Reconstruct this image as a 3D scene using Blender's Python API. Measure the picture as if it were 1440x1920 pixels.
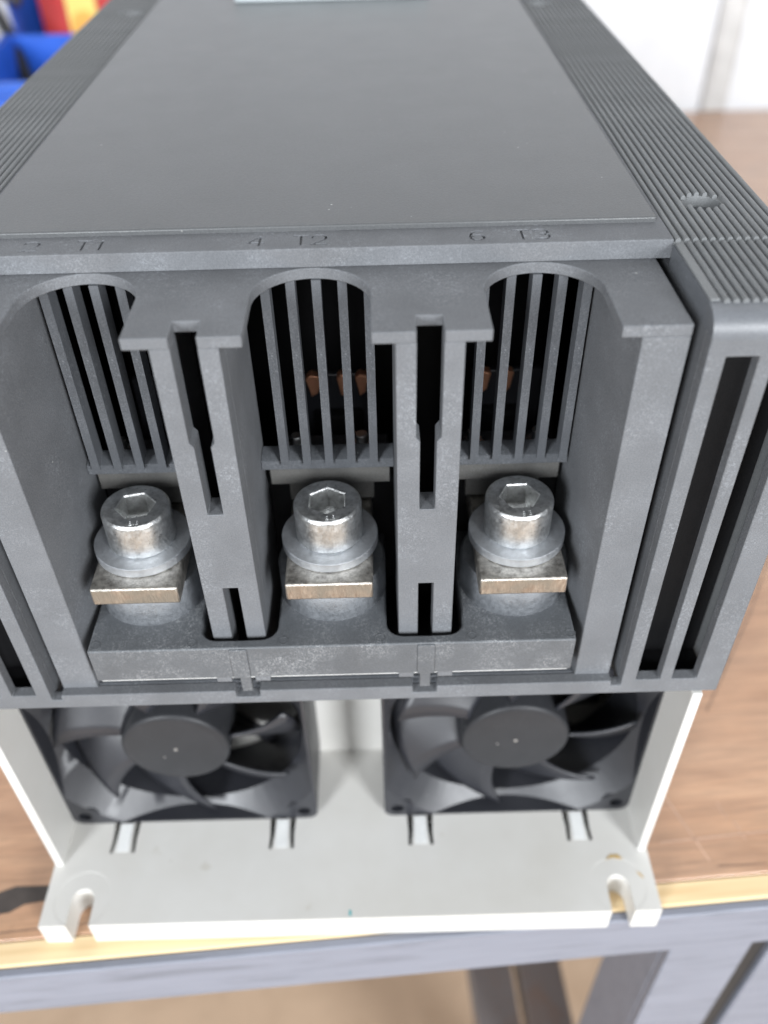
import bpy, bmesh, math, random
from mathutils import Vector, Matrix
random.seed(7)
S = 0.001                                   # everything below is written in millimetres
scene = bpy.context.scene
for o in list(bpy.data.objects): bpy.data.objects.remove(o)
COL = scene.collection
R = math.radians

# ------------------------------------------------------------------ camera
F_PX, PITCH, YAW, ROLL = 1618.18, R(41.36), R(0.18), R(-1.39)
fw = Vector((math.sin(YAW)*math.cos(PITCH), math.cos(YAW)*math.cos(PITCH), -math.sin(PITCH)))
rt = Vector((math.cos(YAW), -math.sin(YAW), 0)); up = rt.cross(fw)
r2 = rt*math.cos(ROLL) + up*math.sin(ROLL); u2 = -rt*math.sin(ROLL) + up*math.cos(ROLL)
cam = bpy.data.cameras.new('camera'); cam_o = bpy.data.objects.new('camera', cam); COL.objects.link(cam_o)
M3 = Matrix((r2, u2, -fw)).transposed()
cam_o.matrix_world = Matrix.Translation(Vector((12.71, -134.14, 274.46))*S) @ M3.to_4x4()
cam.sensor_fit = 'HORIZONTAL'; cam.sensor_width = 36; cam.lens = 36*F_PX/1440
cam.clip_start = 0.01; cam.clip_end = 60
cam.dof.use_dof = True; cam.dof.focus_distance = 0.188; cam.dof.aperture_fstop = cam.lens/3.4
scene.camera = cam_o

# ------------------------------------------------------------------ light
world = bpy.data.worlds.new('World'); scene.world = world; world.use_nodes = True
bg = world.node_tree.nodes['Background']; bg.inputs[0].default_value = (1.0, 0.985, 0.96, 1); bg.inputs[1].default_value = 0.15
def area(name, loc, target, sx, sy, power, col):
    l = bpy.data.lights.new(name, 'AREA'); l.shape = 'RECTANGLE'; l.size = sx; l.size_y = sy; l.energy = power; l.color = col
    o = bpy.data.objects.new(name, l); COL.objects.link(o); o.location = loc
    o.rotation_euler = (Vector(target)-Vector(loc)).to_track_quat('-Z', 'Y').to_euler(); return o
area('window_light_left', (-1.27, -2.05, 0.95), (0.0, 0.05, 0.13), 0.6, 1.1, 82, (0.92, 0.96, 1.0))
area('window_light_right', (1.29, -2.05, 0.95), (0.0, 0.05, 0.13), 0.6, 1.1, 91, (0.94, 0.97, 1.0))
area('front_fill_light', (0.1, -2.5, 1.35), (0.0, 0.05, 0.13), 0.9, 0.7, 17, (0.94, 0.97, 1.0))  # added frontal fill, brightens the copper and recessed bays
area('ceiling_light', (0.35, 0.45, 1.9), (0.05, 0.1, 0.0), 0.5, 1.3, 4, (1.0, 0.96, 0.9))
vs = scene.view_settings; vs.view_transform = 'Standard'; vs.look = 'None'; vs.exposure = 0; vs.gamma = 1; vs.use_curve_mapping = False

# ------------------------------------------------------------------ materials
def mat(name):
    m = bpy.data.materials.new(name); m.use_nodes = True; nt = m.node_tree
    return m, nt, nt.nodes['Principled BSDF']
def nd(nt, t, **kw):
    n = nt.nodes.new(t)
    for k, v in kw.items():
        if k in n.inputs.keys(): n.inputs[k].default_value = v
        else: setattr(n, k, v)
    return n
def coords(nt, sc=(1, 1, 1), rot=(0, 0, 0)):
    t = nd(nt, 'ShaderNodeTexCoord'); m = nd(nt, 'ShaderNodeMapping'); m.inputs['Scale'].default_value = sc; m.inputs['Rotation'].default_value = rot
    nt.links.new(t.outputs['Object'], m.inputs[0]); return m.outputs[0]
def noise(nt, co, scale, detail=4, rough=.6, dist=0):
    n = nd(nt, 'ShaderNodeTexNoise', Scale=scale, Detail=detail, Roughness=rough, Distortion=dist); nt.links.new(co, n.inputs['Vector']); return n.outputs['Fac']
def ramp(nt, f, stops):
    r = nd(nt, 'ShaderNodeValToRGB'); e = r.color_ramp.elements
    while len(e) < len(stops): e.new(.5)
    for k, (p, c) in enumerate(stops):
        e[k].position = p; e[k].color = (*c, 1) if len(c) == 3 else c
    nt.links.new(f, r.inputs[0]); return r.outputs[0]
def g(v): return (v, v, v)
def mix(nt, f, a, b, mode='MIX'):
    m = nd(nt, 'ShaderNodeMix', data_type='RGBA', blend_type=mode)
    for i, s in ((0, f), (6, a), (7, b)):
        if hasattr(s, 'is_output'): nt.links.new(s, m.inputs[i])
        elif i == 0: m.inputs[0].default_value = s
        else: m.inputs[i].default_value = (*s, 1)
    return m.outputs[2]
def bump(nt, b, f, strength, dist):
    n = nd(nt, 'ShaderNodeBump', Strength=strength, Distance=dist); nt.links.new(f, n.inputs['Height']); nt.links.new(n.outputs[0], b.inputs['Normal'])

def plastic(name, col, rough=.5, scuff=.5, speck=.5, grain=.25, scuffcol=(.36, .38, .41), spec=.5, var=1, grit=.8):
    m, nt, b = mat(name); co = coords(nt); b.inputs['Specular IOR Level'].default_value = spec
    base = mix(nt, ramp(nt, noise(nt, co, 60, 3), [(.3, g(0)), (.75, g(1))]), tuple(c*(1-.1*var) for c in col), tuple(min(1, c*(1+.12*var)) for c in col))
    gr = ramp(nt, noise(nt, co, 3200, 2, .6), [(.3, g(.80)), (.7, g(1.2))]); base = mix(nt, grit, base, gr, 'MULTIPLY')
    patch = ramp(nt, noise(nt, co, 70, 3), [(.42, g(0)), (.66, g(1))])
    fine = ramp(nt, noise(nt, co, 1500, 4, .75, 1.2), [(.5, g(0)), (.68, g(1))])
    mm = nd(nt, 'ShaderNodeMath', operation='MULTIPLY'); nt.links.new(patch, mm.inputs[0]); nt.links.new(fine, mm.inputs[1])
    m2 = nd(nt, 'ShaderNodeMath', operation='MULTIPLY'); nt.links.new(mm.outputs[0], m2.inputs[0]); m2.inputs[1].default_value = scuff
    c = mix(nt, m2.outputs[0], base, scuffcol)
    vor = nd(nt, 'ShaderNodeTexVoronoi', Scale=260, Randomness=1); nt.links.new(co, vor.inputs['Vector'])
    sp = ramp(nt, vor.outputs['Distance'], [(.03, g(1)), (.07, g(0))])
    gate = ramp(nt, noise(nt, co, 140, 2), [(.58, g(0)), (.66, g(1))])
    m3 = nd(nt, 'ShaderNodeMath', operation='MULTIPLY'); nt.links.new(sp, m3.inputs[0]); nt.links.new(gate, m3.inputs[1])
    m4 = nd(nt, 'ShaderNodeMath', operation='MULTIPLY'); nt.links.new(m3.outputs[0], m4.inputs[0]); m4.inputs[1].default_value = speck
    c = mix(nt, m4.outputs[0], c, (.5, .5, .48)); nt.links.new(c, b.inputs['Base Color'])
    rr = nd(nt, 'ShaderNodeMapRange'); nt.links.new(noise(nt, co, 90, 2), rr.inputs[0]); rr.inputs[3].default_value = rough-.08*var; rr.inputs[4].default_value = rough+.1*var
    nt.links.new(rr.outputs[0], b.inputs['Roughness'])
    bump(nt, b, noise(nt, co, 2600, 1, .7), grain, .0002)
    return m
GREY = plastic('grey_plastic', (.131, .136, .145), .55, .5, .7, .38, spec=.17)
GREY_TOP = plastic('grey_panel_plastic', (.088, .091, .094), .32, .06, 1, .2, spec=.26, var=.3, grit=.6)
GREY_RIB = plastic('grey_ribbed_plastic', (.165, .171, .175), .55, .1, .2, .2, spec=.25)
GREY_GLOSS = plastic('grey_corner_plastic', (.128, .135, .147), .38, .3, .7, .2, spec=.4)
DARKGREY = plastic('dark_grey_plastic', (.098, .104, .114), .55, .5, .5, .3, spec=.16)
BLOCKG = plastic('block_plastic', (.088, .094, .102), .52, .85, .3, .35, (.38, .39, .40))
BLACK = plastic('black_plastic_and_shade', (.010, .010, .011), .6, .05, 0, .2, (.05, .05, .05), spec=.15)  # black inner parts, also the added shade panels and inserts
FANP = plastic('black_fan_plastic', (.020, .021, .026), .40, .12, .3, .1, (.10, .10, .11), spec=.68)
HUBP = plastic('fan_hub_plastic', (.024, .025, .028), .42, .2, .5, .12, (.12, .12, .13), spec=.3)
WHITEP = plastic('white_plastic', (.70, .71, .705), .42, .12, 0, .08, (.55, .55, .52))
GREYW = plastic('pale_insulator_plastic', (.105, .103, .098), .5, .2, .1, .1)

def dirty_white():
    m, nt, b = mat('white_base_plastic'); co = coords(nt)
    c = mix(nt, ramp(nt, noise(nt, co, 26, 5), [(.35, g(0)), (.8, g(1))]), (.635, .627, .605), (.56, .545, .51))
    sp = ramp(nt, noise(nt, co, 120, 2, .4), [(.735, g(0)), (.77, g(.4))])
    c = mix(nt, sp, c, (.45, .42, .36))
    vor = nd(nt, 'ShaderNodeTexVoronoi', Scale=85, Randomness=1); nt.links.new(co, vor.inputs['Vector'])
    sp2 = ramp(nt, vor.outputs['Distance'], [(.02, g(.6)), (.035, g(0))])
    gate = ramp(nt, noise(nt, co, 47, 2), [(.55, g(0)), (.62, g(1))])
    mm = nd(nt, 'ShaderNodeMath', operation='MULTIPLY'); nt.links.new(sp2, mm.inputs[0]); nt.links.new(gate, mm.inputs[1])
    c = mix(nt, mm.outputs[0], c, (.34, .32, .27)); nt.links.new(c, b.inputs['Base Color'])
    b.inputs['Roughness'].default_value = .42; bump(nt, b, noise(nt, co, 900, 3), .06, .0002); return m
BASEW = dirty_white()

def metal(name, col, rough, dark=.4, scale=160, grain=.3, stain=(.12, .11, .10)):
    m, nt, b = mat(name); co = coords(nt); b.inputs['Metallic'].default_value = 1
    f = ramp(nt, noise(nt, co, scale, 6, .72), [(.36, g(1)), (.62, g(0))])
    mm = nd(nt, 'ShaderNodeMath', operation='MULTIPLY'); nt.links.new(f, mm.inputs[0]); mm.inputs[1].default_value = dark
    c = mix(nt, mm.outputs[0], col, stain); nt.links.new(c, b.inputs['Base Color'])
    rr = nd(nt, 'ShaderNodeMapRange'); nt.links.new(noise(nt, co, scale*3, 5, .7), rr.inputs[0]); rr.inputs[1].default_value = .3; rr.inputs[2].default_value = .7
    rr.inputs[3].default_value = rough-.1; rr.inputs[4].default_value = rough+.16; nt.links.new(rr.outputs[0], b.inputs['Roughness'])
    bump(nt, b, noise(nt, co, scale*7, 2, .75), grain, .0002); return m
ZINC = metal('zinc_steel', (.74, .75, .75), .34, .55, 420, .3, (.22, .22, .21))
WASHER = metal('zinc_washer', (.56, .58, .61), .5, .35, 520, .25, (.30, .31, .32))
SPACER = metal('cast_spacer', (.30, .315, .335), .55, .5, 320, .35, (.16, .17, .185))
TIN = metal('tinned_busbar', (.62, .59, .54), .42, .7, 420, .3, (.09, .08, .07))
COPPER = metal('bare_copper', (.95, .50, .32), .55, .15, 500, .2, (.3, .12, .07))
STEEL = metal('dull_steel', (.75, .76, .77), .4, .3, 300, .2)
ALU = metal('dark_aluminium', (.16, .16, .165), .5, .4, 200, .1, (.06, .06, .06))
def copperedge():
    m, nt, b = mat('sheared_copper_edge'); b.inputs['Metallic'].default_value = 1; co = coords(nt, (1, 1, .22))
    streak = ramp(nt, noise(nt, co, 1500, 4, .7), [(.35, g(0)), (.65, g(1))])
    big = ramp(nt, noise(nt, coords(nt), 130, 3), [(.42, g(0)), (.6, g(1))])
    c = mix(nt, streak, (.46, .38, .32), (.66, .60, .53)); c = mix(nt, big, c, (.44, .42, .38))
    nt.links.new(c, b.inputs['Base Color']); b.inputs['Roughness'].default_value = .45; bump(nt, b, streak, .4, .0003); return m
CUEDGE = copperedge()

def wood():
    m, nt, b = mat('varnished_table_wood'); co = coords(nt, (3.2, 26, 26), (0, 0, R(4)))
    f = noise(nt, co, 3.2, 8, .62, .8)
    c = ramp(nt, f, [(.25, (.24, .12, .062)), (.46, (.42, .23, .128)), (.62, (.49, .28, .16)), (.8, (.58, .36, .225))])
    f2 = ramp(nt, noise(nt, coords(nt, (1, 2.2, 1)), 14, 4), [(.4, g(0)), (.75, g(1))])
    c = mix(nt, f2, c, (.47, .285, .175)); st = ramp(nt, noise(nt, coords(nt), 22, 5, .7), [(.62, g(0)), (.72, g(.55))]); c = mix(nt, st, c, (.20, .11, .065)); fg = ramp(nt, noise(nt, coords(nt, (6, 90, 90), (0, 0, R(4))), 7, 4, .7), [(.35, g(.72)), (.6, g(1.08))]); c = mix(nt, .8, c, fg, 'MULTIPLY'); nt.links.new(c, b.inputs['Base Color'])
    b.inputs['Roughness'].default_value = .36; b.inputs['Coat Weight'].default_value = .6; b.inputs['Coat Roughness'].default_value = .2; b.inputs['Coat IOR'].default_value = 1.7
    bump(nt, b, f, .12, .001); return m
WOOD = wood()
def rawwood():
    m, nt, b = mat('raw_pine_edge'); co = coords(nt, (4, 120, 60)); f = noise(nt, co, 3, 6, .6)
    c = ramp(nt, f, [(.3, (.66, .47, .25)), (.6, (.80, .62, .37)), (.8, (.84, .70, .48))]); nt.links.new(c, b.inputs['Base Color']); b.inputs['Roughness'].default_value = .6; return m
PINE = rawwood()
def paint(name, col, col2, sc=(6, 60, 60), rough=.5):
    m, nt, b = mat(name); f = noise(nt, coords(nt, sc), 4, 7, .7, .6)
    c = ramp(nt, f, [(.3, col2), (.5, col), (.75, tuple(min(1, x*1.1) for x in col))]); nt.links.new(c, b.inputs['Base Color']); b.inputs['Roughness'].default_value = rough
    bump(nt, b, f, .15, .001); return m
RAIL = paint('grey_paint', (.20, .212, .255), (.14, .15, .18))
RUST = paint('rusty_dark_steel', (.15, .14, .14), (.17, .12, .095), (12, 12, 12), .6)
FLOORM = paint('tan_floor', (.46, .34, .24), (.40, .29, .20), (3, 3, 3), .5)
WALLM = paint('white_wall_paint', (.68, .69, .71), (.64, .65, .67), (2, 2, 2), .7)
def simple(name, col, rough=.5, sc=40, var=.15):
    m, nt, b = mat(name); f = noise(nt, coords(nt), sc, 4)
    c = ramp(nt, f, [(.3, tuple(x*(1-var) for x in col)), (.7, tuple(min(1, x*(1+var)) for x in col))]); nt.links.new(c, b.inputs['Base Color']); b.inputs['Roughness'].default_value = rough; return m
BLUE = simple('blue_bin_plastic', (.028, .13, .62), .38)
RED = simple('red_card', (.52, .035, .03), .5)
YELLOW = simple('yellow_card', (.80, .62, .16), .5)
ORANGE = simple('orange_card', (.85, .42, .08), .5)
BLACKR = simple('black_rubber_and_gap', (.015, .016, .018), .5)  # cable rubber, also the shade strip between the legs
BEIGE = simple('beige_strip', (.55, .545, .535), .7)
STAIN = simple('brown_glue', (.50, .34, .13), .35, 300, .3)
CRACK = simple('dark_gap_filler', (.055, .045, .04), .7, 60, .35)
TEAL = simple('teal_ink', (.12, .40, .42), .5)

# ------------------------------------------------------------------ mesh helpers
class MB:
    def __init__(s): s.v = []; s.f = []; s.mi = []
    def add(s, vs_, fs, mi=0):
        n = len(s.v); s.v += [tuple(p) for p in vs_]; s.f += [tuple(i+n for i in f) for f in fs]; s.mi += [mi]*len(fs); return s
    def box(s, x0, x1, y0, y1, z0, z1, mi=0):
        return s.add([(x, y, z) for z in (z0, z1) for y in (y0, y1) for x in (x0, x1)],
                     [(0, 2, 3, 1), (4, 5, 7, 6), (0, 1, 5, 4), (2, 6, 7, 3), (0, 4, 6, 2), (1, 3, 7, 5)], mi)
    def prism(s, poly, axis, a, b, mi=0):
        """poly in the two other axes (in x,y,z order), extruded along axis from a to b"""
        area2 = sum(poly[i][0]*poly[(i+1) % len(poly)][1]-poly[(i+1) % len(poly)][0]*poly[i][1] for i in range(len(poly)))
        if area2 < 0: poly = poly[::-1]
        def P(p, t): return {0: (t, p[0], p[1]), 1: (p[0], t, p[1]), 2: (p[0], p[1], t)}[axis]
        n = len(poly); lo, hi = (a, b) if a < b else (b, a)
        if axis == 1: lo, hi = hi, lo
        vs_ = [P(p, lo) for p in poly]+[P(p, hi) for p in poly]
        return s.add(vs_, [tuple(range(n-1, -1, -1)), tuple(range(n, 2*n))]+[(i, (i+1) % n, n+(i+1) % n, n+i) for i in range(n)], mi)
    def lathe(s, prof, c, axis=2, n=48, mi=0, phase=0):
        """prof: list of (radius, height) from bottom to top, closed to the axis"""
        vs_ = []
        for r, h in prof:
            for k in range(n):
                a = 2*math.pi*k/n+phase
                x, y = r*math.cos(a), r*math.sin(a)
                vs_.append((c[0]+x, c[1]+y, c[2]+h) if axis == 2 else ((c[0]+x, c[1]-h, c[2]+y) if axis == 1 else (c[0]+h, c[1]+x, c[2]+y)))
        fs = []
        for j in range(len(prof)-1):
            for k in range(n): fs.append((j*n+k, j*n+(k+1) % n, (j+1)*n+(k+1) % n, (j+1)*n+k))
        fs.append(tuple(range(n-1, -1, -1))); m = (len(prof)-1)*n; fs.append(tuple(range(m, m+n)))
        return s.add(vs_, fs, mi)
    def tube(s, pts, r, n=10, mi=0):
        vs_ = []; pts = [Vector(p) for p in pts]
        for i, p in enumerate(pts):
            d = (pts[min(i+1, len(pts)-1)]-pts[max(i-1, 0)]).normalized()
            a = d.cross(Vector((0, 0, 1)) if abs(d.z) < .9 else Vector((1, 0, 0))).normalized(); b = d.cross(a)
            vs_ += [p+(a*math.cos(2*math.pi*k/n)+b*math.sin(2*math.pi*k/n))*r for k in range(n)]
        fs = [(i*n+k, i*n+(k+1) % n, (i+1)*n+(k+1) % n, (i+1)*n+k) for i in range(len(pts)-1) for k in range(n)]
        fs += [tuple(range(n-1, -1, -1)), tuple(range((len(pts)-1)*n, len(pts)*n))]
        return s.add(vs_, fs, mi)
    def mesh(s, name):
        me = bpy.data.meshes.new(name); me.from_pydata([Vector(p)*S for p in s.v], [], s.f)
        for p, i in zip(me.polygons, s.mi): p.material_index = i
        bm = bmesh.new(); bm.from_mesh(me); bmesh.ops.recalc_face_normals(bm, faces=bm.faces); bm.to_mesh(me); bm.free(); return me
def obj(name, mb, mats, parent=None, bevel=0, seg=2, loc=None, cut=None, smooth=35, inter=None, cut2=None, cuts=()):
    me = mb.mesh(name) if isinstance(mb, MB) else mb
    o = bpy.data.objects.new(name, me); COL.objects.link(o)
    if not isinstance(mats, (list, tuple)): mats = [mats]
    for m in mats: me.materials.append(m)
    for cutter, op in [(c_, 'DIFFERENCE') for c_ in cuts]+([(cut, 'DIFFERENCE')] if cut else [])+([(cut2, 'DIFFERENCE')] if cut2 else [])+([(inter, 'INTERSECT')] if inter else []):
        c = bpy.data.objects.new('cutter', cutter.mesh('cutter') if isinstance(cutter, MB) else cutter); COL.objects.link(c)
        md = o.modifiers.new('b', 'BOOLEAN'); md.operation = op; md.object = c; md.solver = 'EXACT'; md.use_self = bool(cuts)
        bpy.context.view_layer.update()
        me2 = bpy.data.meshes.new_from_object(o.evaluated_get(bpy.context.evaluated_depsgraph_get()))
        o.modifiers.clear(); old = o.data; o.data = me2; me2.name = name; bpy.data.meshes.remove(old); bpy.data.objects.remove(c); me = me2
    if bevel:
        md = o.modifiers.new('bevel', 'BEVEL'); md.width = bevel*S; md.segments = seg; md.limit_method = 'ANGLE'; md.angle_limit = R(38); md.harden_normals = False
    if smooth:
        me.polygons.foreach_set('use_smooth', [True]*len(me.polygons)); me.set_sharp_from_angle(angle=R(smooth))
        if bevel: o.modifiers['bevel'].loop_slide = True
    if parent: o.parent = parent
    if loc: o.location = Vector(loc)*S
    return o
def thing(name, label, cat, loc=(0, 0, 0), rz=0, group=None):
    o = bpy.data.objects.new(name, None); COL.objects.link(o); o.empty_display_size = .02
    o.location = Vector(loc)*S; o.rotation_euler = (0, 0, rz); tag(o, label, cat, group); return o
def tag(o, label=None, cat=None, group=None, kind=None):
    for k, v in (('label', label), ('category', cat), ('group', group), ('kind', kind)):
        if v: o[k] = v
    return o
def copy_tree(o, parent, loc, rz=0):
    c = o.copy(); COL.objects.link(c); c.parent = parent
    if loc is not None: c.location = Vector(loc)*S; c.rotation_euler.z += rz
    for ch in list(o.children): copy_tree(ch, c, None)
    return c
def arc(cx, cy, r, a0, a1, n):
    return [(cx+r*math.cos(R(a0+(a1-a0)*i/n)), cy+r*math.sin(R(a0+(a1-a0)*i/n))) for i in range(n+1)]
def text_mesh(txt, size, depth, bev=0):
    cu = bpy.data.curves.new('t', 'FONT'); cu.body = txt; cu.size = size*S; cu.extrude = depth*S; cu.offset = bev*S; cu.resolution_u = 3
    o = bpy.data.objects.new('t', cu); COL.objects.link(o); bpy.context.view_layer.update()
    me = bpy.data.meshes.new_from_object(o.evaluated_get(bpy.context.evaluated_depsgraph_get())); bpy.data.objects.remove(o); return me

# ------------------------------------------------------------------ setting
FLOOR_Z = -780
fl = obj('floor', MB().box(-3000, 3000, -2600, 775, FLOOR_Z-50, FLOOR_Z), FLOORM); tag(fl, kind='structure')
wl = obj('wall', MB().box(-3000, 3000, 775, 900, FLOOR_Z, 1800), WALLM); tag(wl, kind='structure')

# ------------------------------------------------------------------ workbench (its front edge is turned a little against the device)
BA = R(3.57)
bench = thing('workbench', 'brown varnished wooden workbench with grey painted front rail under the grey device', 'workbench', (0, -19.8, 0), BA)
def back(x): return (775-6-(-19.8)-x*math.sin(BA))/math.cos(BA)
T = MB().prism([(-700, 7.6), (900, 7.6), (900, back(900)), (-700, back(-700))], 2, -18, 0)
obj('tabletop', T, WOOD, bench, .4)
obj('edge_strip', MB().prism([(-700, 0), (900, 0), (900, 7.4), (-700, 7.4)], 2, -18, -.3), PINE, bench, .5)
obj('rail', MB().box(-700, 900, -3.2, -.1, -27.5, -.9).box(-700, 900, -.1, 30, -21.2, -18.2), RAIL, bench, .6)
# legs: angle irons at the right
obj('leg', MB().box(106, 134.5, -2.2, 1.6, FLOOR_Z, -27.7).box(106, 108.5, 1.6, 32, FLOOR_Z, -27.7), RAIL, bench, .5)
obj('leg', MB().box(146, 215, 1, 5, FLOOR_Z, -27.7), RAIL, bench, .5)
obj('leg_gap_shade', MB().box(134.7, 145.8, 3, 6, FLOOR_Z, -27.7), BLACKR, bench, .3)  # black strip stands in for the shade between the legs
obj('leg', MB().box(-640, -600, -2.2, 40, FLOOR_Z, -27.7), RAIL, bench, .8)
st = MB().box(67, 92.5, 20, 700, -306, -300).box(67, 69.5, 20, 700, -326, -306); obj('stretcher', st, RUST, bench, .4)
st = MB().box(97.5, 123.5, 20, 700, -306, -300).box(97.5, 100, 20, 700, -326, -306); obj('stretcher', st, RUST, bench, .4)
# scratches and gaps of the board: a filled gap at the left, scored lines at the right
cr = [(-260, 12.6), (-150, 14.2), (-117, 15.6), (-108, 16.4), (-104, 18.6), (-97, 19.2), (-60, 19.4), (-60, 24.0), (-98, 24.2), (-108, 24.8), (-115, 22.6), (-125, 22), (-160, 20.8), (-260, 17)]
obj('gap_filler', MB().prism(cr, 2, .02, .12), CRACK, bench, 0)
def score(name, m, p0, p1, w):
    d = (Vector(p1)-Vector(p0)).normalized(); n = Vector((-d.y, d.x))*w/2
    obj(name, MB().prism([tuple(Vector(p0)+n), tuple(Vector(p1)+n*.6), tuple(Vector(p1)-n*.6), tuple(Vector(p0)-n)], 2, .02, .1), m, bench, 0)
SCORE = simple('worn_score', (.23, .145, .10), .6, 90, .4); PALE = simple('pale_scratch_wood', (.50, .33, .24), .5, 90, .2)
for a in (((-300, 6), (-60, 11.2), .6), ((120, 11), (136, 10.3), .5), ((175, 118), (138, 70), 1.0), ((230, 200), (175, 118), 1.0), ((300, 160), (120, 150), .6)): score('scored_line', SCORE, *a)
for a in (((104, 20.5), (170, 22.0), .6), ((110, 40), (118, 13), .8), ((128, 33), (129.2, 27), .5), ((131, 26), (132.6, 19), .5)): score('pale_scratch', PALE, *a)

# ------------------------------------------------------------------ the device
D = thing('soft_starter', 'grey three-phase motor soft starter with white base and two fans lying on workbench', 'soft starter', (0, 0, 0))
# dimensions found from the photograph
W2, ZB, ZBT = 97.1, 92.5, 97.4
YP, ZL, ZLB = 2.5, 196.8, 194.4
YT, ZT, YT2 = 29.0, 200.9, 37.4
TF, YF = 11.0, -19.7
XB, YB = 45.1, 19.3

# -- white base
def slotted(s):
    c = s*82.5; return [(c-3.5, YF), *[(c+3.5*math.cos(R(a)), -12+3.5*math.sin(R(a))) for a in range(180, -1, -15)], (c+3.5, YF)]
out = [(-94.1, YF), *slotted(-1), *slotted(1), (94.1, YF), (94.1, 385), (-94.1, 385)]
cut = MB()
CLIPS = (-73.6, -22.5, 22.5, 73.6)
for c in CLIPS:
    for s in (-1, 1):
        x0 = c+s*2.3; cut.prism([(x0, 15.5), (x0+s*2.1, 15.5), (x0+s*1.6, 8), (x0+s*1.75, 3.1), (x0+s*.75, 3.0), (x0+s*.2, 8)], 2, -1, 12)
for s in (-1, 1): cut.lathe([(8.6, 0), (8.6, 1)], (s*82.5, -11.6, TF-.06), n=48)
base = obj('base_plate', MB().prism(out, 2, 0, TF), BASEW, D, .35, cut=cut)
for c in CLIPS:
    obj('slit_shade_fill', MB().box(c-4.6, c-2.1, 2.9, 12, .2, TF-2.2).box(c+2.1, c+4.6, 2.9, 12, .2, TF-2.2), BLACK, base)  # black inserts darken the clip slits in place of real shade
    obj('clip_tongue', MB().prism([(3.4, TF-.5), (3.4, TF+.05), (12.8, TF+.75), (12.8, TF-.5)], 0, c-1.95, c+1.95), WHITEP, base, .15)
obj('glue_stain', MB().prism([(80.3, -3.6), (82, -2.0), (84.5, -2.0), (85.8, -3.5), (84.6, -3.4), (83, -3.05), (81.6, -3.2)], 2, TF+.01, TF+.1), STAIN, base)
obj('glue_stain', MB().prism([(89.0, -7.5), (90.2, -8.3), (91, -9.8), (90.4, -9.6), (89.8, -8.8)], 2, TF+.01, TF+.08), STAIN, base)
obj('ink_mark', MB().box(-.5, .3, -18.9, -17.2, TF+.01, TF+.05), TEAL, base)
for s in (-1, 1):
    a, b = sorted((s*91.0, s*93.7))
    obj('side_wall', MB().prism([(-.8, TF-.2), (-.8, 92.2), (385, 92.2), (385, TF-.2)], 0, a, b), BASEW, base, .4)
obj('duct_wall', MB().box(-60, 60, 38.8, 41, TF-.2, 92), BASEW, base, .3)
hs = MB().box(-90, 90, 56, 330, TF, 20)
for k in range(30): hs.box(-88+k*6, -86.6+k*6, 56, 330, 20, 86)
obj('heat_sink', hs, ALU, D)
obj('duct_ceiling', MB().box(-90.8, 90.8, 20, 384, 93, 95.5), BLACK, D)

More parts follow.
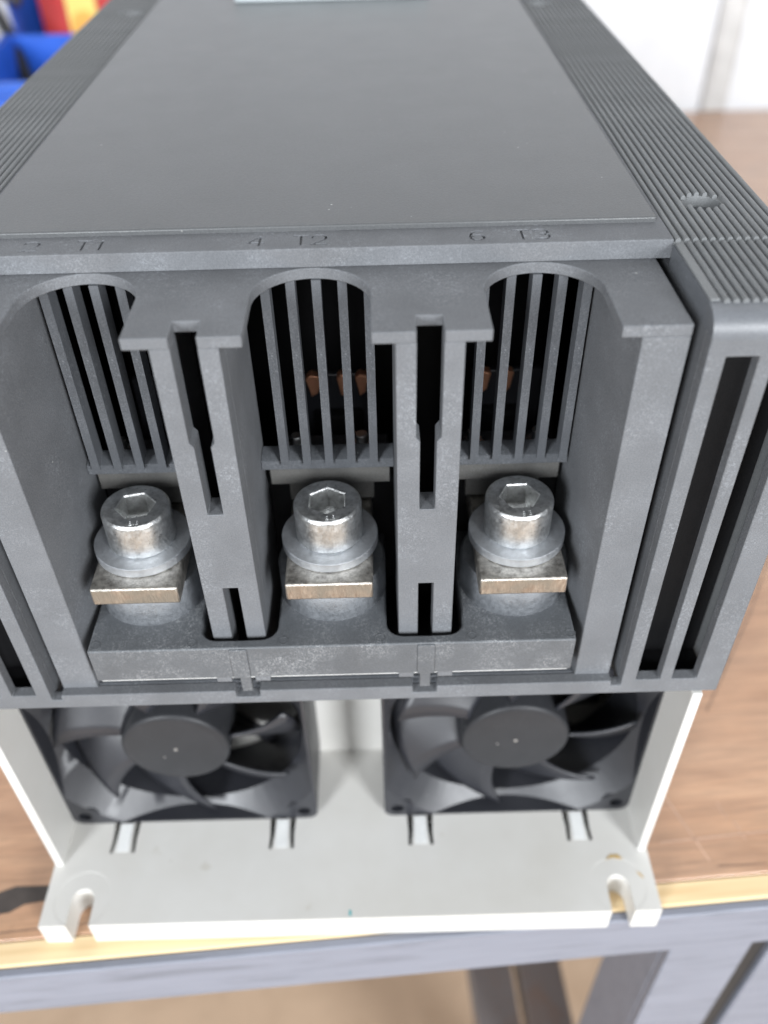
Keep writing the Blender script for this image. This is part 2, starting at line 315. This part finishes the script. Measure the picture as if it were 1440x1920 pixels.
# -- fans
def fan(cx, rot, y0=13.4):
    cz = TF+40.1
    sq = []
    for sx, sy, a in ((1, 1, 0), (-1, 1, 90), (-1, -1, 180), (1, -1, 270)): sq += arc(sx*36.5, sy*36.5, 3.5, a, a+90, 5)
    body = MB().prism([(cx+x, cz+z) for x, z in sq], 1, y0, y0+25)
    # bell mouth clipped to a square opening
    flare = MB().lathe([(37.6, -7.5), (46.5, .6)], (cx, y0, cz), axis=1, n=72)
    fo = obj('flare', flare, BLACK, inter=MB().box(cx-39.2, cx+39.2, y0-2, y0+9, cz-39.2, cz+39.2)); fm = fo.data.copy(); bpy.data.objects.remove(fo)
    # keep the four mounting lugs: the flare stops short of the corners
    fo = obj('flare', fm, BLACK, cut=None)
    lug = MB()
    for sx in (-1, 1):
        for sz in (-1, 1): lug.lathe([(5.6, -30), (5.6, 3)], (cx+sx*35.75, y0, cz+sz*35.75), axis=1, n=24)
    md = fo.data.copy(); bpy.data.objects.remove(fo)
    ft = obj('flare', md, BLACK, cut=lug); fm = ft.data.copy(); bpy.data.objects.remove(ft)
    f1 = obj('cooling_fan', body, FANP, D, 0, cut=MB().lathe([(37.7, -26), (37.7, 1)], (cx, y0, cz), axis=1, n=72))
    tmp = bpy.data.objects.new('c', fm); COL.objects.link(tmp)
    mdf = f1.modifiers.new('b', 'BOOLEAN'); mdf.operation = 'DIFFERENCE'; mdf.object = tmp; mdf.solver = 'EXACT'
    holes = MB()
    for sx in (-1, 1):
        for sz in (-1, 1): holes.lathe([(2.15, -26), (2.15, 1)], (cx+sx*35.75, y0, cz+sz*35.75), axis=1, n=20)
    th = bpy.data.objects.new('c2', holes.mesh('c2')); COL.objects.link(th)
    mdh = f1.modifiers.new('b2', 'BOOLEAN'); mdh.operation = 'DIFFERENCE'; mdh.object = th; mdh.solver = 'EXACT'
    # clear the barrel outside between the two flanges
    bpy.context.view_layer.update()
    me = bpy.data.meshes.new_from_object(f1.evaluated_get(bpy.context.evaluated_depsgraph_get())); f1.modifiers.clear(); f1.data = me
    bpy.data.objects.remove(tmp); bpy.data.objects.remove(th)
    me.polygons.foreach_set('use_smooth', [True]*len(me.polygons)); me.set_sharp_from_angle(angle=R(35))
    b = f1.modifiers.new('bevel', 'BEVEL'); b.width = .35*S; b.segments = 2; b.limit_method = 'ANGLE'; b.angle_limit = R(40)
    # hub
    hub = obj('hub', MB().lathe([(16.2, -22), (16.2, -2.2), (15.9, -1.5), (15.2, -1.05), (13.5, -.9), (.01, -.85)], (cx, y0, cz), axis=1, n=64), HUBP, f1, 0, smooth=50)
    obj('spindle_dimple', MB().lathe([(.55, -.9), (.55, -.75), (.3, -.65)], (cx, y0, cz), axis=1, n=16).lathe([(.3, -.9), (.3, -.8), (.2, -.74)], (cx+5.6*math.cos(rot*2), y0, cz+5.6*math.sin(rot*2)), axis=1, n=12), STEEL, hub)
    # blades: back edge turned clockwise seen from the front
    def blade(th):
        NR, NC = 8, 9; vs_ = []
        for i in range(NR+1):
            r = 15.6+(36.6-15.6)*i/NR; t = i/NR
            wid = R(62-5*t); ax0, ax1 = 3.4-1.2*t, 20.5+1.0*t
            for j in range(NC+1):
                u = j/NC; a = th+R(15)*t*(.55+.45*t)-wid*u-R(5)*math.sin(math.pi*u)
                y = ax0+(ax1-ax0)*u
                vs_.append((cx+r*math.cos(a), y0+y, cz+r*math.sin(a)))
        fs = [(i*(NC+1)+j, i*(NC+1)+j+1, (i+1)*(NC+1)+j+1, (i+1)*(NC+1)+j) for i in range(NR) for j in range(NC)]
        m = MB().add(vs_, fs); o = obj('blade', m, FANP, f1, smooth=60)
        sd = o.modifiers.new('solid', 'SOLIDIFY'); sd.thickness = 1.1*S; sd.offset = 0
        return o
    for k in range(7): blade(rot+2*math.pi*k/7)
    # rear struts
    for a in (40, 130, 220, 310):
        ca, sa = math.cos(R(a)), math.sin(R(a)); n = Vector((-sa, ca))*1.6
        p0 = Vector((ca, sa))*15; p1 = Vector((ca, sa))*38.2
        q = [p0+n, p1+n, p1-n, p0-n]; obj('strut', MB().prism([(cx+v.x, cz+v.y) for v in q], 1, y0+22.4, y0+24.6), FANP, f1)
    return f1
fan(-51.0, R(112)); fan(51.0, R(98))

# -- front frame (two slotted cheeks joined by the lower bar)
def notch(x0, x1, z): return [(x0, ZBT), (x0, z), (x1, z), (x1, ZBT)]
ZS = 195.2
uf = [(-W2, ZS), (-W2, ZB), (W2, ZB), (W2, ZS), (72.1, ZS), (72.1, 95.6), (69.5, 95.6), (69.5, ZBT), *notch(19.3, 25.4, 94.9)[::-1], *notch(-25.4, -19.3, 94.9)[::-1], (-69.5, ZBT), (-69.5, 95.6), (-72.1, 95.6), (-72.1, ZS)]
sl = MB()
for s in (-1, 1):
    for a, b in ((75.6, 81.7), (84.6, 91.0)):
        x0, x1 = sorted((s*a, s*b)); sl.box(x0, x1, -1, 6, 97.6, 191.3)
frame = obj('front_frame', MB().prism(uf, 1, 0, 3.2), GREY, D, .3, cut=sl)
obj('inner_ledge', MB().box(-69.4, 69.4, 3.3, 12, ZB, ZBT-.06), DARKGREY, frame, .2)
# -- side covers with ribs
PITCHR = 1.725
def rib_mesh(y0, y1, z, slant0=0):
    pr = [(-.54, z-.05), (-.48, z+.60), (-.28, z+.84), (0, z+.90), (.28, z+.84), (.48, z+.60), (.54, z-.05)]
    return MB().prism([(x, zz) for x, zz in pr], 1, y0, y1)
for s in (-1, 1):
    prof = [(0.0, ZS), *[(5-5*math.cos(R(a)), ZS+4.6*math.sin(R(a))) for a in range(9, 91, 9)], (28.95, ZS+4.6), (28.95, ZS)]
    x0, x1 = sorted((s*72.1, s*95.2))
    front = obj('side_cover', MB().prism(prof, 0, x0, x1), GREY_GLOSS, D, 0, smooth=45)
    # rounded outer shoulder and outer wall
    OW = W2 if s > 0 else 94.0
    def shoulder(y0, y1, z, name, par, w=W2):
        q = [(s*(w-1.89), z), *[(s*(w-3+3*math.cos(R(a))), z-3+3*math.sin(R(a))) for a in range(68, -1, -17)], (s*w, ZB), (s*(w-2), ZB), (s*(w-2), z-3.2), (s*(w-1.89), z-2.4)]
        return obj(name, MB().prism(q, 1, y0, y1), GREY_RIB, par, 0, smooth=60)
    shoulder(3.4, 28.6, ZS+4.4, 'outer_wall', front)
    a, b = sorted((s*72.1, s*73.7)); obj('inner_wall', MB().box(a, b, 3.21, 40, ZB+.5, ZS-.02), GREY, front, 0)
    a, b = sorted((s*72.2, s*74.0)); obj('flat_lip', MB().box(a, b, 5.0, 28.6, ZS+4.62, ZS+5.15), GREY_RIB, front, .15)
    rear_z = ZS+5.0
    x0, x1 = sorted((s*72.1, s*(OW-1.9)))
    holes = [(s*83.4, 48.0, 4.1), (s*79.0, 244.0, 4.1)]
    cutr = MB()
    for hx, hy, hr in holes: cutr.lathe([(hr, -1), (hr, 9)], (hx, hy, rear_z-1.9), n=36)
    rear = obj('ribbed_cover', MB().box(x0, x1, 29.0, 380, rear_z-3, rear_z), GREY_RIB, D, .12, cut=cutr)
    shoulder(29.0, 380, rear_z, 'outer_wall', rear, OW)
    for hx, hy, hr in holes: obj('screw_plug', MB().lathe([(hr-.15, 0), (hr-.15, .6), (hr-.9, 1.0)], (hx, hy, rear_z-2.95), n=30), DARKGREY, rear, smooth=40)
    mf = rib_mesh(4.4, 28.5, ZS+4.6).mesh('rib')
    for k in range(13):
        X = s*(75.0+k*PITCHR)
        if abs(X) > 95.4: break
        o = bpy.data.objects.new('rib', mf); COL.objects.link(o); o.parent = front; o.location = (X*S, 0, 0)
        if not mf.materials: mf.materials.append(GREY_RIB); mf.polygons.foreach_set('use_smooth', [True]*len(mf.polygons)); mf.set_sharp_from_angle(angle=R(50))
    for k in range(14):
        X = s*(73.0+k*PITCHR)
        if abs(X) > OW-1.6: break
        m = MB(); segs = []; cur = 29.0
        for hx, hy, hr in holes:
            d = abs(X-hx)
            if d < hr+.5:
                h = math.sqrt(max((hr+.12)**2-min(d, hr)**2, .05)); segs.append((cur, hy-h)); cur = hy+h
        segs.append((cur, 379.8))
        for a, b in segs:
            r_ = rib_mesh(a, b, rear_z); m.add(r_.v, r_.f)
        obj('rib', m, GREY_RIB, rear, loc=(X, 0, 0), smooth=50)

# -- top cover
GL = {'2': [[(0, .76), (.08, .92), (.3, 1), (.68, 1), (.92, .9), (1, .74), (.92, .54), (0, 0), (1, 0)]], 'T': [[(0, 1), (1, 1)], [(.5, 1), (.5, 0)]], '1': [[(.15, .8), (.6, 1), (.6, 0)]],
      '4': [[(.75, 0), (.75, 1), (0, .3), (1, .3)]], '6': [[(.92, .93), (.55, 1), (.2, .86), (.03, .5), (.05, .2), (.28, .02), (.7, .02), (.97, .18), (.95, .42), (.7, .56), (.3, .54), (.06, .38)]],
      '3': [[(0, .9), (.25, 1), (.72, 1), (.95, .86), (.92, .62), (.45, .53)], [(.45, .53), (.95, .42), (1, .18), (.75, .01), (.25, 0), (0, .1)]]}
def capsule(p, q, r, z0, z1):
    a = math.degrees(math.atan2(q[1]-p[1], q[0]-p[0]))
    return MB().prism(arc(q[0], q[1], r, a-90, a+90, 6)+arc(p[0], p[1], r, a+90, a+270, 6), 2, z0, z1)
letters = []
for txt, x0, wd in (('2', -58.2, 3.0), ('T1', -47.4, 5.9), ('4', -12.9, 3.2), ('T2', -3.6, 6.5), ('6', 31.9, 2.9), ('T3', 40.9, 7.0)):
    gw = wd if len(txt) == 1 else wd*.44
    for q, ch in enumerate(txt):
        gx = x0+q*(wd-gw)
        for st_ in GL[ch]:
            for e0, e1 in zip(st_, st_[1:]): letters.append(capsule((gx+e0[0]*gw, 31.0+e0[1]*4.2), (gx+e1[0]*gw, 31.0+e1[1]*4.2), .33 if abs(e1[1]-e0[1]) < .15 else .25, ZT-.42-.003*len(letters), ZT+1+.01*len(letters)))
tp = [(YT, 197.0), (YT, ZT-.22), (YT+.07, ZT-.07), (YT+.22, ZT), (380, ZT), (380, 197.0)]
top = obj('top_cover', MB().prism(tp, 0, -72.05, 72.05), GREY, D, 0, cuts=letters, smooth=0)
obj('panel', MB().prism([(YT2, ZT-.5), (YT2, ZT+1.15), (378, ZT+1.15), (378, ZT-.5)], 0, -70.6, 70.6), GREY_TOP, top, .4, 3)
obj('keypad_surround', MB().box(-39.5, 36, 251, 340, ZT+1.2, ZT+6), simple('pale_grey_plastic', (.5, .55, .57), .45), top, .8)
# -- terminal shroud
def ubay(c): return [(c-11.6, YP), *arc(c, 17.3, 11.6, 180, 0, 26), (c+11.6, YP)]
def tslot(c): return [(c-2.55, YP), (c-2.55, 8.6), (c+2.55, 8.6), (c+2.55, YP)]
pl = [(-69.4, 36), (-69.4, YP), *ubay(-XB), *tslot(-22.3), *ubay(0), *tslot(22.3), *ubay(XB), (69.4, YP), (69.4, 36)]
shroud = obj('terminal_shroud', MB().prism(pl, 2, ZLB, ZL), GREY, D, .22)
for s in (-1, 1):
    c = s*22.3; L, Rr = c-6.35, c+6.35; dz = 108
    po = [(L, dz), (c-1.75, dz), (c-1.75, 132.2), (c+1.75, 132.2), (c+1.75, dz), (Rr, dz), (Rr, ZLB), (c+2.5, ZLB), (c+2.5, 173.3), (c+1.6, 172.2), (c+1.6, 154.5), (c-1.7, 154.5), (c-1.7, 172.2), (c-2.5, 173.3), (c-2.5, ZLB), (L, ZLB)]
    dv = obj('divider', MB().prism(po, 1, YP+.02, 8.5), GREY, shroud, .2)
    for a, b in ((L, L+1.5), (Rr-1.5, Rr)): obj('divider_wall', MB().box(a, b, 8.52, 36, 100, ZLB-.02), GREY, dv, 0)
    obj('divider_shade_plate', MB().box(L+1.6, Rr-1.6, 30, 31, 100, ZLB-.02), BLACK, dv, 0)  # black plate turns the hollow divider dark behind its slots
    pil = [(s*60.6, YP+.02), (s*69.4, YP+.02), (s*69.4, 30), (s*58.6, 36), (s*57.6, 36), (s*58.0, 28), (s*59.6, 12)]
    obj('pillar', MB().prism(pil, 2, ZBT-.1, ZLB-.02), GREY, shroud, .25, smooth=30)
for c in (-XB, 0, XB):
    x0, x1 = (c-15.9, c+15.9) if c == 0 else ((-57.7, -28.7) if c < 0 else (28.7, 57.7))
    sill = obj('grille_sill', MB().prism([(29.3, 145.0), (29.3, 147.6), (31.5, 148.4), (34.5, 148.4), (34.5, 145.0)], 0, x0, x1), DARKGREY, shroud, .15)
    bm_ = MB().prism([(-.95, 28.4), (.95, 28.4), (.8, 33.4), (-.8, 33.4)], 2, 147.0, ZLB-.02)
    bmesh_bar = bm_.mesh('grille_bar'); bmesh_bar.materials.append(DARKGREY)
    for k in range(-4, 5):
        X = c+.5+k*5.3
        if x0+1.5 < X < x1-1.0:
            o = bpy.data.objects.new('grille_bar', bmesh_bar); COL.objects.link(o); o.parent = shroud; o.location = (X*S, 0, 0)
    # pale insulating strip and backing under the grille
    e0, e1 = (c-14.4, c+14.9) if c == 0 else ((-56.4, -30) if c < 0 else (30, 56.4))
    obj('insulating_strip', MB().box(e0, e1, 31.0, 33.5, 139.0, 143.9), GREYW, D, .25)
    obj('backing_strip', MB().box(e0+4, e1-4, 34, 36, 131.5, 138.6), GREYW, D, .2)
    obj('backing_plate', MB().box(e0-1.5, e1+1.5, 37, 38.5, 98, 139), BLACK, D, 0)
    # parts behind the grille
    obj('inner_plate', MB().box(e0, e1, 40, 52, 136.0, 138.5), DARKGREY, D, .4)
    for dx in (-8.5, 8.0): obj('inner_screw', MB().lathe([(3.0, 0), (3.0, 2.6), (2.2, 3.4)], (c+dx, 44, 138.5), n=24).lathe([(1.6, 3.4), (1.6, 6)], (c+dx, 44, 138.5), n=16), STEEL, D, .2)
    obj('inner_coil', MB().lathe([(7.5, 0), (7.5, 12), (6.5, 12.8)], (c+1.5, 64, 128), n=32), BLACK, D, 0)
    obj('lug_holder', MB().box(c-7.5, c+11, 61.1, 63, 128, 151.5), FANP, D, .4)
    for dx, dy, w in ((-4.2, 58, 2.2), (3.4, 58, 1.6), (8.4, 58, 1.8)) if c == 0 else (((-4.6, 58, 1.7), (1.4, 58, 1.7)) if c > 0 else ((3.5, 58, 1.8),)):
        obj('copper_lug', MB().prism([(c+dx-w, 152.0), (c+dx-w*.4, 146.4), (c+dx+w*.5, 147.6), (c+dx+w, 152.4), (c+dx-w*.3, 153.2)], 1, dy, dy+3), COPPER, D, .3)
for s in (-1, 1):
    a, b = sorted((s*73.8, s*75.2)); obj('bay_light_screen', MB().box(a, b, 40.2, 130, 92.6, 196.5), BLACK, D)  # added black screens, keep stray light and the table out of the bays
obj('dark_interior_box', MB().box(-71, 71, 118, 370, 97, 196), BLACK, D)  # added black box, makes the inside of the device dark
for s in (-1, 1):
    a, b = sorted((s*73.8, s*94.8)); obj('slot_shade_panel', MB().box(a, b, 13, 14, 92.6, 196.5).box(a, b, 3.3, 12.9, 92.6, 93.6), BLACK, D)  # added black sheets, make the cheek slots read as dark

# -- terminal block
def bnotch(c):
    return [(c+9.2, 44), *arc(c+5.0, 5.2, 4.2, 0, -90, 6), *arc(c-5.0, 5.2, 4.2, -90, -180, 6), (c-9.2, 44)]
YK, ZK0, ZK1 = -1.65, 105, 116.1
bo = [(-58, YK), (58, YK), (58, 44), *bnotch(22.3), *bnotch(-22.3), (-58, 44)]
blk = obj('terminal_block', MB().prism(bo, 2, ZK0, ZK1), BLOCKG, D, .45)
for s in (-1, 1):
    c = s*22.4
    obj('clip_rib', MB().box(c-2.1, c+2.1, YK-.4, YK+.5, 105.2, ZK1-.35).box(c-1.35, c+1.35, .7, 2.2, 96.5, 105.1), BLOCKG, blk, .2)
    obj('clip_wing', MB().box(c-6.6, c-2.9, YK+.5, YK+3, 102.8, 104.9).box(c+2.9, c+6.6, YK+.5, YK+3, 102.8, 104.9), GREY, blk, .2)
for x in (-56.3, -33.4, -11.6, 11.5, 33.4, 56.8):
    m = MB()
    for k in range(20):
        a0, a1 = 2*math.pi*k/20, 2*math.pi*(k+1)/20
        m.prism([(x+r*math.cos(a), .35+r*math.sin(a)) for r, a in ((1.25, a0), (1.25, a1), (1.05, a1), (1.05, a0))], 2, ZK1-.02, ZK1+.09)
    obj('ejector_mark', m, BLOCKG, blk)
obj('base_edge', MB().box(-57.4, 57.4, -.6, .6, 103.6, 104.85), WHITEP, D, .2)
obj('notch_shade_plate', MB().box(-57.4, 57.4, 6, 36.5, 97.6, 99.5), BLACK, D)  # added black plate, stands in for the shade inside the divider notches

# -- terminals
def terminal(c, rot, tilt):
    obj('spacer', MB().lathe([(13.2, ZK1-.2), (13.2, 124.8), (12.6, 125.6)], (c, YB, 0), n=64), SPACER, D, 0, smooth=40)
    bar = MB().box(c-10.2, c+10.2, 4.25, 60, 125.8, 131.0)
    o = obj('busbar', bar, [TIN, CUEDGE], D, .55)
    for p in o.data.polygons:
        if p.normal.y < -.9: p.material_index = 1
    zw = 131.05
    w = obj('washer', MB().lathe([(11.35, 0), (11.55, .2), (11.55, 2.35), (11.35, 2.5), (5.3, 2.5)], (0, 0, 0), n=72), WASHER, D, 0, smooth=22, loc=(c, YB, zw))
    hexm = MB().prism([(4.62*math.cos(R(60*k)), 4.62*math.sin(R(60*k))) for k in range(6)], 2, 4.4, 12)
    hexm2 = MB().lathe([(4.55, 9.5), (5.25, 10.2)], (0, 0, 0), n=6)
    head = obj('cap_screw', MB().lathe([(7.75, 0), (8.0, .3), (8.05, 8.9), (7.85, 9.45), (7.45, 9.8), (7.1, 9.85)], (0, 0, 0), n=72), ZINC, D, 0, smooth=30, cut=hexm, cut2=hexm2, loc=(c, YB, zw+2.52))
    head.rotation_euler = (R(tilt[0]), R(tilt[1]), R(rot))
    me = text_mesh('8.8', 2.1, .08); xs = [v.co.x for v in me.vertices]; me.transform(Matrix.Translation(Vector((-(max(xs)+min(xs))/2, -6.95*S, 9.86*S))))
    t = obj('grade_mark', me, ZINC, head, smooth=0); t.rotation_euler.z = R(-rot+8)
terminal(-XB, 14, (0, 1.0)); terminal(0, 30, (-.6, 0)); terminal(XB, 2, (0, -.5))

# ------------------------------------------------------------------ things behind, on the bench
def storage_bin(name, label, x0, x1, y0, y1, h, hf, group):
    t = thing(name, label, 'storage bin', ((x0+x1)/2, (y0+y1)/2, 0), 0, group)
    hx, hy, w = (x1-x0)/2, (y1-y0)/2, 2.5; tp = 7
    obj('floor_panel', MB().box(-hx+tp+w, hx-tp-w, -hy+w+2, hy-w-2, .2, 3), BLUE, t)
    for s in (-1, 1):
        side = [(s*(hx-tp), .2), (s*hx, h), (s*(hx-w), h), (s*(hx-tp-w), .2)]
        obj('side_panel', MB().prism(side, 1, -hy+w, hy-w), BLUE, t, .4)
    obj('front_panel', MB().prism([(-hx+tp, .2), (hx-tp, .2), (hx, hf), (-hx, hf)], 1, -hy, -hy+w), BLUE, t, .4)
    obj('back_panel', MB().prism([(-hx+tp, .2), (hx-tp, .2), (hx, h), (-hx, h)], 1, hy-w, hy), BLUE, t, .4)
    obj('rim', MB().box(-hx-4, hx+4, -hy-5, -hy-.1, hf-7, hf+1).box(-hx-4, -hx-.1, -hy, hy, h-6, h+1).box(hx+.1, hx+4, -hy, hy, h-6, h+1), BLUE, t, .8)
    return t
G = 'blue storage bins behind the device'
storage_bin('storage_bin', 'blue plastic storage bin nearest to the ribbed grey cover, left background', -256, -110, 462, 590, 121, 121, G)
storage_bin('storage_bin', 'blue plastic bin farther back, holding the red and yellow carton', -262, -110, 612, 760, 150, 112, G)
ct = thing('carton', 'red carton with a yellow band standing in the rear blue bin', 'carton', (-212, 660, 3.2), R(-4))
obj('box_body', MB().box(-34, 34, -18, 18, 0, 178), RED, ct, 1)
obj('yellow_band', MB().box(-12, 12, -18.6, -18.05, 30, 177), YELLOW, ct, .2)
obj('orange_seal', MB().lathe([(11, 0), (11, .5)], (1, -18.62, 112), axis=1, n=32), ORANGE, ct)
cb = obj('cable', MB().tube([(-330, 640, 240), (-300, 622, 190), (-276, 606, 150), (-264, 600, 131), (-256, 594, 117), (-248, 580, 96), (-240, 572, 86)], 5, 12).tube([(-276, 606, 150), (-262, 604, 146), (-246, 604, 140)], 3.5, 10), BLACKR)
tag(cb, 'black cable hanging over the rim of the blue bin at upper left', 'cable')
cd = obj('wall_strip', MB().prism([(340, 774.8), (340, 772), (344, 769), (362, 769), (366, 772), (366, 774.8)], 2, .5, 900), BEIGE, None, 1)  # thin vertical strip, slightly darker than the wall paint
tag(cd, 'beige vertical strip on the white wall at upper right', 'wall_strip')
